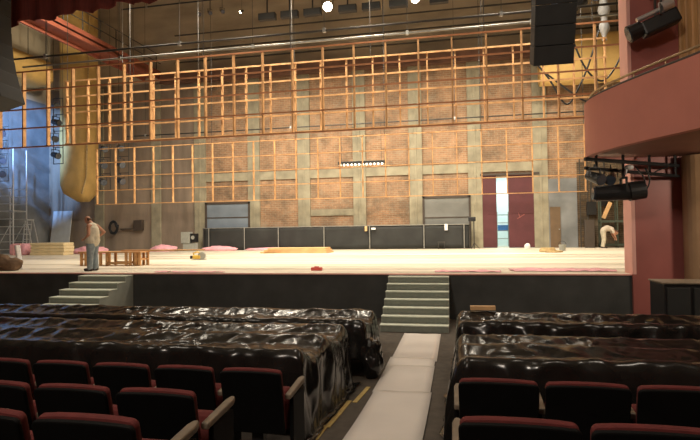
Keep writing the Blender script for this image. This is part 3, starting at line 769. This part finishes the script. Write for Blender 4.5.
for k in range(3): MB().cyl((0, 0, .35), (.3 * math.cos(k * 2.1), .3 * math.sin(k * 2.1), 0), .02, n=6).build('leg', M['dark_steel'], t)
MB().box((-.1, -.02, 1.7), (.42, .25, .26)).build('lamp_head', M['black_metal'], t, bevel=.04)
t = thing('steel_stool', 'small dark metal stool before the screen fence', 'stool', (-.9, 30.8, SZ))
MB().b(-.2, .2, -.15, .15, .38, .42).build('seat', M['dark_steel'], t)
for a in (-.17, .17):
    for c in (-.12, .12): MB().b(a - .02, a + .02, c - .02, c + .02, 0, .38).build('leg', M['dark_steel'], t)
# electrical box on feet
t = thing('control_cabinet', 'grey electrical control cabinet left of the black screen fence', 'cabinet', (-16.45, 30.3, SZ))
MB().b(-.5, .1, -.2, .2, .5, 1.2).build('housing', M['greymetal'], t, bevel=.02)
MB().b(.14, .5, -.2, .2, .55, 1.1).build('meter_box', M['black_metal'], t, bevel=.02)
MB().cyl((.32, -.2, .85), (.32, -.23, .85), .12, n=16).build('dial', M['greymetal'], t)
MB().b(-.4, .5, -.15, .15, 0, .5).build('base', M['greymetal'], t, bevel=.02)
# pipework marks on the plaster wall
t = thing('hose_reel', 'dark coiled hose on the plaster wall behind the man', 'hose', (-22.75, 31.6, 2.75))
MB().tube([((.2 + .004 * a) * math.cos(a * .33), -.02 * (a % 3), (.32 + .004 * a) * math.sin(a * .33)) for a in range(40)], .06, 6).build('hose', M['black_metal'], t, smooth=True)
t = thing('junction_box', 'dark junction box with a stain on the plaster wall', 'box', (-20.95, 31.7, 2.85))
MB().b(-.32, .32, -.1, .17, -.35, .35).build('housing', M['dark_trim'], t, bevel=.02)
MB().b(-1.4, -.32, -.04, .16, -.26, -.2).build('conduit', M['dark_trim'], t)
# wooden boards stacked on stage
for k, lab in enumerate(('lowest plywood board of the flat stack in front of the screen fence', 'middle plywood board of the flat stack in front of the screen fence', 'topmost plywood board of the flat stack in front of the screen fence')):
    w_ = 1.85 - .12 * k
    o = MB().b(-w_ + .05 * k, w_, -.6, .6, 0, .09).build('plywood_board', M['plywood'], bevel=.01, loc=(-8.35 + .04 * k, 26.8, SZ + .005 + k * .093)); o.rotation_euler = (0, 0, R(-3 + 2 * k))
    tag(o, lab, 'board', 'plywood boards in the flat stack')
# yellow saw
t = thing('circular_saw', 'yellow power saw lying near the front of the stage', 'tool', (-10.67, 20.25, SZ), R(15))
MB().box((0, 0, .12), (.34, .2, .17)).build('motor', M['toolyellow'], t, bevel=.05)
MB().cyl((.2, -.08, .17), (.2, .08, .17), .16, n=20).build('blade_guard', M['greymetal'], t)
MB().b(-.22, .38, -.13, .13, 0, .02).build('base_plate', M['steel'], t)
MB().tube([(-.1, 0, .18), (-.16, 0, .28), (.02, 0, .34), (.14, 0, .28)], .03, 8).build('handle', M['toolyellow'], t, smooth=True)
MB().cyl((-.17, 0, .12), (-.27, 0, .12), .07, n=12).build('end_cap', M['black_metal'], t)
t = thing('red_toolbox', 'small red box at the front edge of the stage', 'box', (-3.95, 14.6, SZ))
MB().b(-.17, .14, -.07, .07, 0, .09).build('case', M['redplastic'], t, bevel=.01)
MB().b(-.08, .05, -.015, .015, .09, .12).build('handle', M['redplastic'], t)
# low trestle bench, timber
t = thing('trestle_bench', 'low orange timber bench with slatted legs beside the man', 'bench', (-11.9, 16.9, SZ))
MB().b(-1.5, 1.0, -.3, .3, .46, .51).build('tabletop', M['timber'], t, bevel=.006)
MB().b(-.05, 3.1, .1, .4, .51, .55).build('plank', M['timber'], t, bevel=.004)
for x in (-1.4, -1.22, -.62, -.36, .4, .56, .78, .94):
    for yy in (-.24, .24): MB().b(x - .04, x + .04, yy - .035, yy + .035, 0, .46).build('leg', M['timber'], t)
for yy in (-.24, .24): MB().b(-.4, .5, yy - .02, yy + .02, .06, .14).build('stretcher', M['timber'], t)
for x in (-1.31, .86): MB().b(x - .13, x + .13, -.26, .26, .2, .26).build('cross_rail', M['timber'], t)
# timber pile and pink bale
for k in range(4):
    o = MB().b(-1.12, 1.08, -.4, .4, 0, .17).build('timber_plank', M['lumber'], bevel=.035, loc=(-22.55 + random.uniform(-.06, .06), 25.9, SZ + .005 + .175 * k))
    tag(o, 'pale thick timber %s of the stack beside the pink bale' % ['at the bottom', 'second from the bottom', 'second from the top', 'on top'][k], 'timber', 'stacked pale timbers')
def crumple(name, c, r, m, label, cat, seed, group=None, amp=.3, flat=False):
    b = MB(); b.ball((0, 0, 0), r, 32, 20)
    b.v = [tuple(Vector(v) * (1 + amp * noise.noise(Vector(v) * 3.2 + Vector((seed, 0, 0))) + amp * .4 * noise.noise(Vector(v) * 9 + Vector((seed, 0, 3))))) for v in b.v]
    b.v = [(x, y, max(z, -r[2] * .5)) for x, y, z in b.v]
    o = b.build(name, m, smooth=True, loc=(c[0], c[1], c[2] + r[2] * .5)); return tag(o, label, cat, group)
t = thing('insulation_bale', 'pink wrapped insulation bale at the foot of the scaffold', 'bale', (-24.75, 26.1, SZ))
b = MB().b(-.55, .55, -.4, .4, 0, .66)
b.build('wrapped_roll', M['pinkfilm'], t, bevel=.12)
for x in (-.25, .2): MB().b(x - .03, x + .03, -.41, .41, -.0, .67).build('strap', M['pink_edge'], t, bevel=.02)
crumple('pink_film_heap', (-21.3, 27.3, SZ), (1.1, .5, .3), M['pinkfilm'], 'heap of crumpled pink film on the stage behind the man', 'plastic film', 3.0, 'pink plastic film')
crumple('pink_film_heap', (-18.3, 30.3, SZ), (.9, .4, .28), M['pinkfilm'], 'crumpled pink film by the plaster wall, right of the bench', 'plastic film', 9.0, 'pink plastic film')
crumple('pink_film_heap', (-14.6, 30.7, SZ), (1.1, .3, .2), M['pinkfilm'], 'long low strip of pink film at the left foot of the fence', 'plastic film', 13.0, 'pink plastic film', .25)
crumple('pink_film_heap', (-10.8, 30.8, SZ), (2.2, .25, .12), M['pinkfilm'], 'long low strip of pink film at the middle foot of the fence', 'plastic film', 17.0, 'pink plastic film', .25)
def film(x0, x1, y0, y1, seed, lab):
    P = []
    nx, ny = int((x1 - x0) / .06), int((y1 - y0) / .06)
    for i in range(nx + 1):
        x = x0 + (x1 - x0) * i / nx; r_ = []
        for j in range(ny + 1):
            y = y0 + (y1 - y0) * j / ny
            wob = .12 * noise.noise((x * 2.5, seed, 0)) if j in (0, ny) else 0
            r_.append((x + .1 * noise.noise((y * 4, seed, 2)), y + wob, SZ + .012 + .05 * max(0, noise.noise((x * 4, y * 4, seed))) + .02 * abs(noise.noise((x * 13, y * 13, seed)))))
        P.append(r_)
    o = MB().grid(P).build('pink_film_sheet', M['pinkfilm'], smooth=True); md = o.modifiers.new('Solidify', 'SOLIDIFY'); md.thickness = .006; md.offset = 0
    tag(o, lab, 'plastic film', 'pink plastic film')
film(1.4, 3.9, 14.3, 15.2, 2.0, 'torn pink film lying on the stage edge by the pink pillar')
film(-.6, 1.1, 14.0, 14.45, 5.0, 'small torn pink film on the stage edge right of the middle steps')
film(-8.6, -6.5, 13.75, 14.0, 8.0, 'narrow pink film on the stage edge left of the middle steps')
# scaffold tower and step ladder
t = thing('scaffold_tower', 'pale tubular scaffold tower in the blue-lit corner at left', 'scaffold', (-26.6, 27.4, SZ))
for dx in (-.75, .45):
    for dy in (-.5, .5): MB().cyl((dx, dy, 0), (dx, dy, 6.4 if dx > 0 else 4.2), .035, n=8).build('upright', M['alu'], t)
for k in range(9):
    z = .3 + k * .46
    for dy in (-.5, .5): MB().cyl((-.75, dy, z), (.45, dy, z), .025, n=6).build('rung', M['alu'], t)
for dy in (-.5, .5): MB().cyl((-.75, dy, .3), (.45, dy, 2.1), .02, n=6).build('brace', M['alu'], t)
MB().b(-.75, .45, -.5, .5, 2.6, 2.65).build('platform', M['alu'], t)
t = thing('step_ladder', 'aluminium step ladder leaning open beside the scaffold tower', 'ladder', (-25.35, 27.3, SZ))
for yy in (-.25, .25):
    MB().bar((-.35, yy, 0), (-.1, yy, 2.05), .05, .04).build('stile', M['alu'], t)
    MB().bar((.5, yy, 0), (.0, yy, 2.05), .05, .04).build('rear_leg', M['alu'], t)
for k in range(6):
    z = .3 + k * .3; x = -.35 + .25 * z / 2.05
    MB().b(x - .05, x + .05, -.25, .25, z - .015, z + .015).build('tread', M['alu'], t)
MB().b(-.15, .05, -.28, .28, 2.04, 2.1).build('top_cap', M['alu'], t)
MB().cyl((-.3, .25, .5), (.38, .25, .5), .015, n=6).build('spreader', M['alu'], t)
o = MB().box((0, 0, 1.4), (1.5, .06, 2.8)).build('wall_board', M['insul_board'], bevel=.01, loc=(-26.85, 31.4, SZ + .02)); o.rotation_euler = (R(-9), 0, 0)
tag(o, 'pale grey board leaning on the wall behind the timber stack', 'board')
# heap at the very left edge
crumple('dust_sheet', (-14.35, 14.5, SZ), (.55, .3, .32), M['sack'], 'brown crumpled dust sheet on the stage edge at the left picture edge', 'dust sheet', 21.0, None, .35)
o = MB().bar((-14.3, 15.0, SZ), (-14.5, 15.08, SZ + .8), .16, .1).build('wooden_post', M['white_cloth'], bevel=.03); tag(o, 'pale upright offcut beside the brown dust sheet at the left edge', 'offcut')

# clutter on the right of the stage
t = thing('rope_coil', 'tan coil of rope on the stage in front of the red doors', 'rope', (4.15, 26.0, SZ))
MB().tube([(.36 * math.cos(a * .4) * (1 - a * .003), .3 * math.sin(a * .4) * (1 - a * .003), .04 + a * .0018) for a in range(80)], .045, 6).build('coil', M['rope'], t, smooth=True)
MB().tube([(.33, 0, .05), (.6, -.3, .04), (.3, -.7, .04), (-.2, -.6, .04)], .04, 6).build('tail', M['rope'], t, smooth=True)
t = thing('metal_bucket', 'small grey bucket on the stage in front of the brown door', 'bucket', (5.1, 27.6, SZ))
P = [[((.14 + .04 * k) * math.cos(a * .3927), (.14 + .04 * k) * math.sin(a * .3927), .3 * k) for a in range(17)] for k in (0, 1)]
bk = MB().grid(P); bk.f.append(tuple(range(16))); o = bk.build('pail', M['greymetal'], t); md = o.modifiers.new('Solidify', 'SOLIDIFY'); md.thickness = .01
MB().tube([(.17 * math.cos(a * .314), 0, .3 + .17 * math.sin(a * .314)) for a in range(11)], .012, 6).build('handle', M['dark_steel'], t)
crumple('white_bag', (3.75, 30.3, SZ), (.16, .15, .2), M['white_cloth'], 'small white sack in front of the right red door', 'bag', 31.0)
# right recess: green frame, wall ladder and boxes
t = thing('green_rack', 'dull green metal rack in the dark recess behind the bending person', 'rack', (8.7, 31.4, SZ))
for x in (-.9, -.05, .9):
    for yy in (-.2, .2): MB().b(x - .03, x + .03, yy - .03, yy + .03, 0, 3.2).build('upright', M['green'], t)
for z in (.15, 1.45, 2.9): MB().b(-.95, .95, -.24, .24, z - .06, z + .06).build('shelf', M['green'], t)
t = thing('wall_ladder', 'dark steel ladder fixed to the wall of the right recess', 'ladder', (7.05, 31.65, SZ))
for x in (-.2, .2): MB().b(x - .025, x + .025, -.025, .025, 0, 5).build('stile', M['dark_steel'], t)
for k in range(14): MB().cyl((-.2, 0, .3 + k * .34), (.2, 0, .3 + k * .34), .018, n=6).build('rung', M['dark_steel'], t)
for i, (x, z, w_, h_, lab) in enumerate(((7.45, 3.35, .5, .75, 'dark switch box on the recess wall left of the bending person'), (8.15, 3.9, .45, .9, 'dark switch box on the recess wall above the bending person'))):
    t = thing('switch_box', lab, 'switch box', (x, 31.76, z), group='switch boxes in the recess')
    MB().b(-w_ / 2, w_ / 2, -.16, .08, -h_ / 2, h_ / 2).build('housing', M['black_metal'], t, bevel=.02)
    MB().b(-.03, .03, -.1, -.0, h_ / 2, 2.2).build('conduit', M['dark_steel'], t)
o = MB().bar((7.95, 31.3, SZ + 1.62), (8.35, 31.35, SZ + 2.5), .1, .2).build('timber_offcut', M['plywood'], bevel=.01); tag(o, 'short pale timber propped above the bending person in the recess', 'timber')
o = MB().b(-.25, .25, -.12, .12, 0, 1.55).build('tool_chest', M['dark_trim'], bevel=.02, loc=(7.2, 31.2, SZ)); tag(o, 'dark narrow chest in the recess behind the bending person', 'chest')

# ------------------------------------------------------------------ people
def fuse(mb, name, m, parent, voxel=.012, smooth_it=4):
    o = mb.build(name + '_raw', m)
    r = o.modifiers.new('Remesh', 'REMESH'); r.mode = 'VOXEL'; r.voxel_size = voxel
    s = o.modifiers.new('Smooth', 'SMOOTH'); s.factor = .5; s.iterations = smooth_it
    dg = bpy.context.evaluated_depsgraph_get(); me = bpy.data.meshes.new_from_object(o.evaluated_get(dg))
    bpy.data.objects.remove(o); me.name = name
    me.materials.clear(); me.materials.append(m)
    for p in me.polygons: p.use_smooth = True
    c = bpy.data.objects.new(name, me); C.objects.link(c); c.parent = parent; return c
def hand(mb, w, d, up, s=1.0):
    """palm and five bent fingers from wrist w, pointing along d"""
    w = Vector(w); d = Vector(d).normalized(); up = Vector(up); side = d.cross(up).normalized(); up = side.cross(d)
    mb.limb([w, w + d * .045 * s, w + d * .085 * s], [.026 * s, .032 * s, .03 * s], 8)
    for k, (o_, L_) in enumerate(((-.027, .065), (-.009, .075), (.009, .07), (.027, .055))):
        b0 = w + d * .08 * s + side * o_ * s
        b1 = b0 + (d * .6 - up * .35) * L_ * .55 * s; b2 = b1 + (d * .3 - up * .9) * L_ * .5 * s
        mb.limb([b0, b1, b2], [.0105 * s, .0095 * s, .008 * s], 6)
    t0 = w + d * .03 * s - side * .028 * s; t1 = t0 + (d * .5 - side * .7) * .04 * s; t2 = t1 + (d * .9 - side * .1) * .035 * s
    mb.limb([t0, t1, t2], [.013 * s, .011 * s, .009 * s], 6)
def head(mb, c, rot):
    c = Vector(c); q = lambda p: c + rot @ Vector(p)
    mb.ball(c, (.098, .076, .115), 20, 14, rot)
    mb.ball(q((-.03, 0, -.055)), (.072, .06, .075), 16, 12, rot)
    mb.limb([q((-.096, 0, .02)), q((-.116, 0, -.022))], [.012, .017], 8)
    mb.ball(q((-.09, 0, .035)), (.018, .055, .012), 10, 6, rot)
    mb.ball(q((-.09, 0, -.06)), (.017, .03, .008), 10, 6, rot); mb.ball(q((-.088, 0, -.074)), (.017, .026, .009), 10, 6, rot)
    mb.ball(q((-.075, 0, -.112)), (.025, .03, .02), 10, 6, rot)
    for s in (-1, 1): mb.ball(q((.012, s * .078, -.005)), (.022, .012, .034), 10, 8, rot)

man = thing('person', 'man in a beige tank top and grey jeans standing at the stage edge, head bowed', 'person', (-11.06, 14.35, SZ))
hr = Matrix.Rotation(R(-34), 3, 'Y')
hc = Vector((-.17, 0, 1.59))
bd = MB(); head(bd, hc, hr)
bd.limb([(-.02, 0, 1.43), (-.08, 0, 1.49), (-.135, 0, 1.55)], [.075, .066, .06])
bd.limb([(0, 0, .95), (.015, 0, 1.1), (.0, 0, 1.25), (-.01, 0, 1.38)], [.13, .125, .14, .11])
for s in (-1, 1):
    bd.limb([(0, 0, 1.36), (.0, s * .17, 1.4)], [.09, .065])
    bd.limb([(0, s * .09, .93), (-.015, s * .1, .5), (.02 - .03 * (s < 0), s * .11, .09)], [.1, .062, .042])
    fx_ = .02 - .03 * (s < 0)
    bd.limb([(fx_ + .03, s * .11, .06), (fx_ - .13, s * .12, .04)], [.045, .038])
bd.limb([(0, -.18, 1.4), (.045, -.245, 1.12), (-.13, -.2, .99)], [.06, .045, .03]); hand(bd, (-.13, -.2, .99), (-1, .25, -.25), (0, 0, 1))
bd.limb([(0, .18, 1.4), (.21, .26, 1.2), (.03, .2, 1.03)], [.06, .045, .03]); hand(bd, (.03, .2, 1.03), (-1, -.2, -.3), (0, 1, 0))
fuse(bd, 'body', M['skin'], man)
tk = MB(); tk.limb([(0, 0, .9), (.0, 0, 1.08), (-.015, 0, 1.25), (-.02, 0, 1.36)], [.19, .2, .2, .145], 16)
for s in (-1, 1): tk.limb([(0, s * .02, 1.36), (.0, s * .11, 1.415)], [.1, .06], 12); tk.limb([(0, s * .085, .93), (0, s * .06, 1.3)], [.165, .135], 14)
fuse(tk, 'tank_top', M['tank'], man)
jn = MB()
for s in (-1, 1): jn.limb([(0, s * .08, .92), (-.015, s * .1, .5), (.02 - .03 * (s < 0), s * .11, .1)], [.15, .1, .088], 14)
jn.limb([(0, -.06, .93), (0, .06, .93)], [.14, .14], 14); fuse(jn, 'jeans', M['jeans'], man)
for s in (-1, 1):
    fx_ = .02 - .03 * (s < 0); bt = MB(); bt.limb([(fx_ + .035, s * .11, .055), (fx_ - .06, s * .115, .055), (fx_ - .16, s * .12, .045)], [.055, .052, .045]); bt.limb([(fx_ + .01, s * .11, .06), (fx_ + .01, s * .11, .14)], [.055, .058])
    bt.v = [(x, y, max(z, .0)) for x, y, z in bt.v]; bt.build('boot', M['boot'], man, smooth=True)
hb = MB()
for s in (-1, 1): hb.ball(hc + hr @ Vector((.045, s * .052, -.02)), (.055, .03, .05), 12, 8, hr)
hb.ball(hc + hr @ Vector((.07, 0, -.025)), (.035, .055, .05), 12, 8, hr); hb.build('hair', M['hair'], man, smooth=True)
for s in (-1, 1): MB().ball(hc + hr @ Vector((-.084, s * .03, .016)), .01, 8, 6).build('eye', M['eye'], man, smooth=True)

# person bending over in the right recess
pb_ = thing('person', 'person in a pale shirt and khaki trousers bending over in the right recess', 'person', (7.75, 30.6, SZ), R(180))
bd = MB(); hr = Matrix.Rotation(R(-75), 3, 'Y'); hc = Vector((-.66, 0, .84)); head(bd, hc, hr)
bd.limb([(-.45, 0, 1.0), (-.6, 0, .88)], [.07, .058]); bd.limb([(0, 0, .92), (-.2, 0, 1.06), (-.44, 0, 1.02)], [.13, .14, .12])
for s in (-1, 1):
    bd.limb([(-.42, 0, 1.02), (-.43, s * .17, 1.0)], [.09, .065])
    bd.limb([(-.43, s * .18, 1.0), (-.5, s * .22, .74), (-.6, s * .16, .52)], [.058, .044, .03]); hand(bd, (-.6, s * .16, .52), (-.3, 0, -1), (-1, 0, 0))
    bd.limb([(0, s * .09, .9), (-.04, s * .1, .48), (.03, s * .11, .09)], [.1, .06, .042]); bd.limb([(.05, s * .11, .06), (-.11, s * .12, .04)], [.045, .038])
fuse(bd, 'body', M['skin'], pb_)
sh = MB(); sh.limb([(-.02, 0, .97), (-.2, 0, 1.07), (-.42, 0, 1.02)], [.155, .165, .14], 14)
for s in (-1, 1): sh.limb([(-.4, s * .1, 1.02), (-.43, s * .18, 1.0), (-.475, s * .21, .84)], [.1, .078, .065], 12)
fuse(sh, 'shirt', M['paleshirt'], pb_)
jn = MB()
for s in (-1, 1): jn.limb([(0, s * .08, .9), (-.04, s * .1, .48), (.03, s * .11, .1)], [.135, .085, .072], 14)
fuse(jn, 'trousers', M['khaki'], pb_)
for s in (-1, 1):
    bt = MB(); bt.limb([(.06, s * .11, .055), (-.04, s * .115, .055), (-.13, s * .12, .045)], [.055, .052, .045]); bt.v = [(x, y, max(z, 0)) for x, y, z in bt.v]; bt.build('boot', M['boot'], pb_, smooth=True)
MB().ball(hc + hr @ Vector((.03, 0, .03)), (.085, .08, .1), 14, 10, hr).build('hair', M['hair'], pb_, smooth=True)

# ------------------------------------------------------------------ lights
def area(loc, tgt, power, col, sx, sy=None, spread=180):
    l = bpy.data.lights.new('area_light', 'AREA'); l.energy = power; l.color = col; l.shape = 'RECTANGLE'; l.size = sx; l.size_y = sy or sx; l.spread = R(spread)
    o = bpy.data.objects.new('area_light', l); C.objects.link(o); o.location = loc
    o.rotation_euler = (Vector(tgt) - Vector(loc)).to_track_quat('-Z', 'Y').to_euler(); return o
def spot(loc, tgt, power, col, ang=60, rad=.15, blend=.5):
    l = bpy.data.lights.new('spot_light', 'SPOT'); l.energy = power; l.color = col; l.spot_size = R(ang); l.spot_blend = blend; l.shadow_soft_size = rad
    o = bpy.data.objects.new('spot_light', l); C.objects.link(o); o.location = loc
    o.rotation_euler = (Vector(tgt) - Vector(loc)).to_track_quat('-Z', 'Y').to_euler(); return o
WARM = (1, .88, .7)
for x in (-11, -6, -1, 5): area((x, 24.6, 12.2), (x, 27.5, 1.2), 600, WARM, 1.2, .4, 150)
for x in (-13, -8, -3, 3): area((x, 19, 12.6), (x, 23, 1.2), 520, WARM, 1.2, .4, 150)
for x, tx in ((-24.5, -27.5), (-20, -30)): spot((x, 19, 11), (tx, 29, 8.2), 14500, (.24, .48, 1.0), 36, .2, .5)
spot((-13, 19, 12), (-28, 27, 15), 5000, (1, .85, .6), 40, .2, .7)  # added warm light without a fixture, lifts the upper left wall
area((3, 34.2, 5.9), (3, 34.2, 1), 170, (.82, .98, 1), 1.5)  # added lamp in the bay, stands in for daylight outside
area((-3, -2, 9), (3, 12, 3.5), 460, (1, .86, .72), 1.5)  # added light from the rear of the hall, lifts pillar and balcony front
area((6.1, 10.6, 3.8), (5.6, 13.0, 1.2), 70, (1, .85, .65), .4)
for x in (-8, -2.5, 3): area((x, 6, 10.4), (x, 6.5, 0), 85, (1, .88, .72), 1.2)

wd = bpy.data.worlds.new('World'); bpy.context.scene.world = wd; wd.use_nodes = True
wd.node_tree.nodes['Background'].inputs[0].default_value = (.02, .02, .02, 1)

for x in (-7.5, -2, 3.2): area((x, 14.9, 9.9), (x, 19, 5.5), 70, WARM, .8, .3)  # added lights behind the border, lift the front lattice; no fixtures
# ------------------------------------------------------------------ camera
yaw, pit, roll = R(11.5), math.atan(11 / 525), math.atan(10 / 700)
f = Vector((-math.sin(yaw) * math.cos(pit), math.cos(yaw) * math.cos(pit), math.sin(pit)))
r = Vector((math.cos(yaw), math.sin(yaw), 0)); u = r.cross(f)
r2 = r * math.cos(roll) - u * math.sin(roll); u2 = r * math.sin(roll) + u * math.cos(roll)
cam = bpy.data.cameras.new('camera'); co_ = bpy.data.objects.new('camera', cam); C.objects.link(co_)
cam.sensor_fit = 'HORIZONTAL'; cam.sensor_width = 36; cam.lens = 525 / 700 * 36; cam.clip_start = .05; cam.clip_end = 200
mw = Matrix((r2, u2, -f)).transposed().to_4x4(); mw.translation = (0, 0, 2.27); co_.matrix_world = mw
sc = bpy.context.scene; sc.camera = co_
sc.view_settings.view_transform = 'Standard'; sc.view_settings.look = 'None'; sc.view_settings.exposure = 0; sc.view_settings.gamma = 1
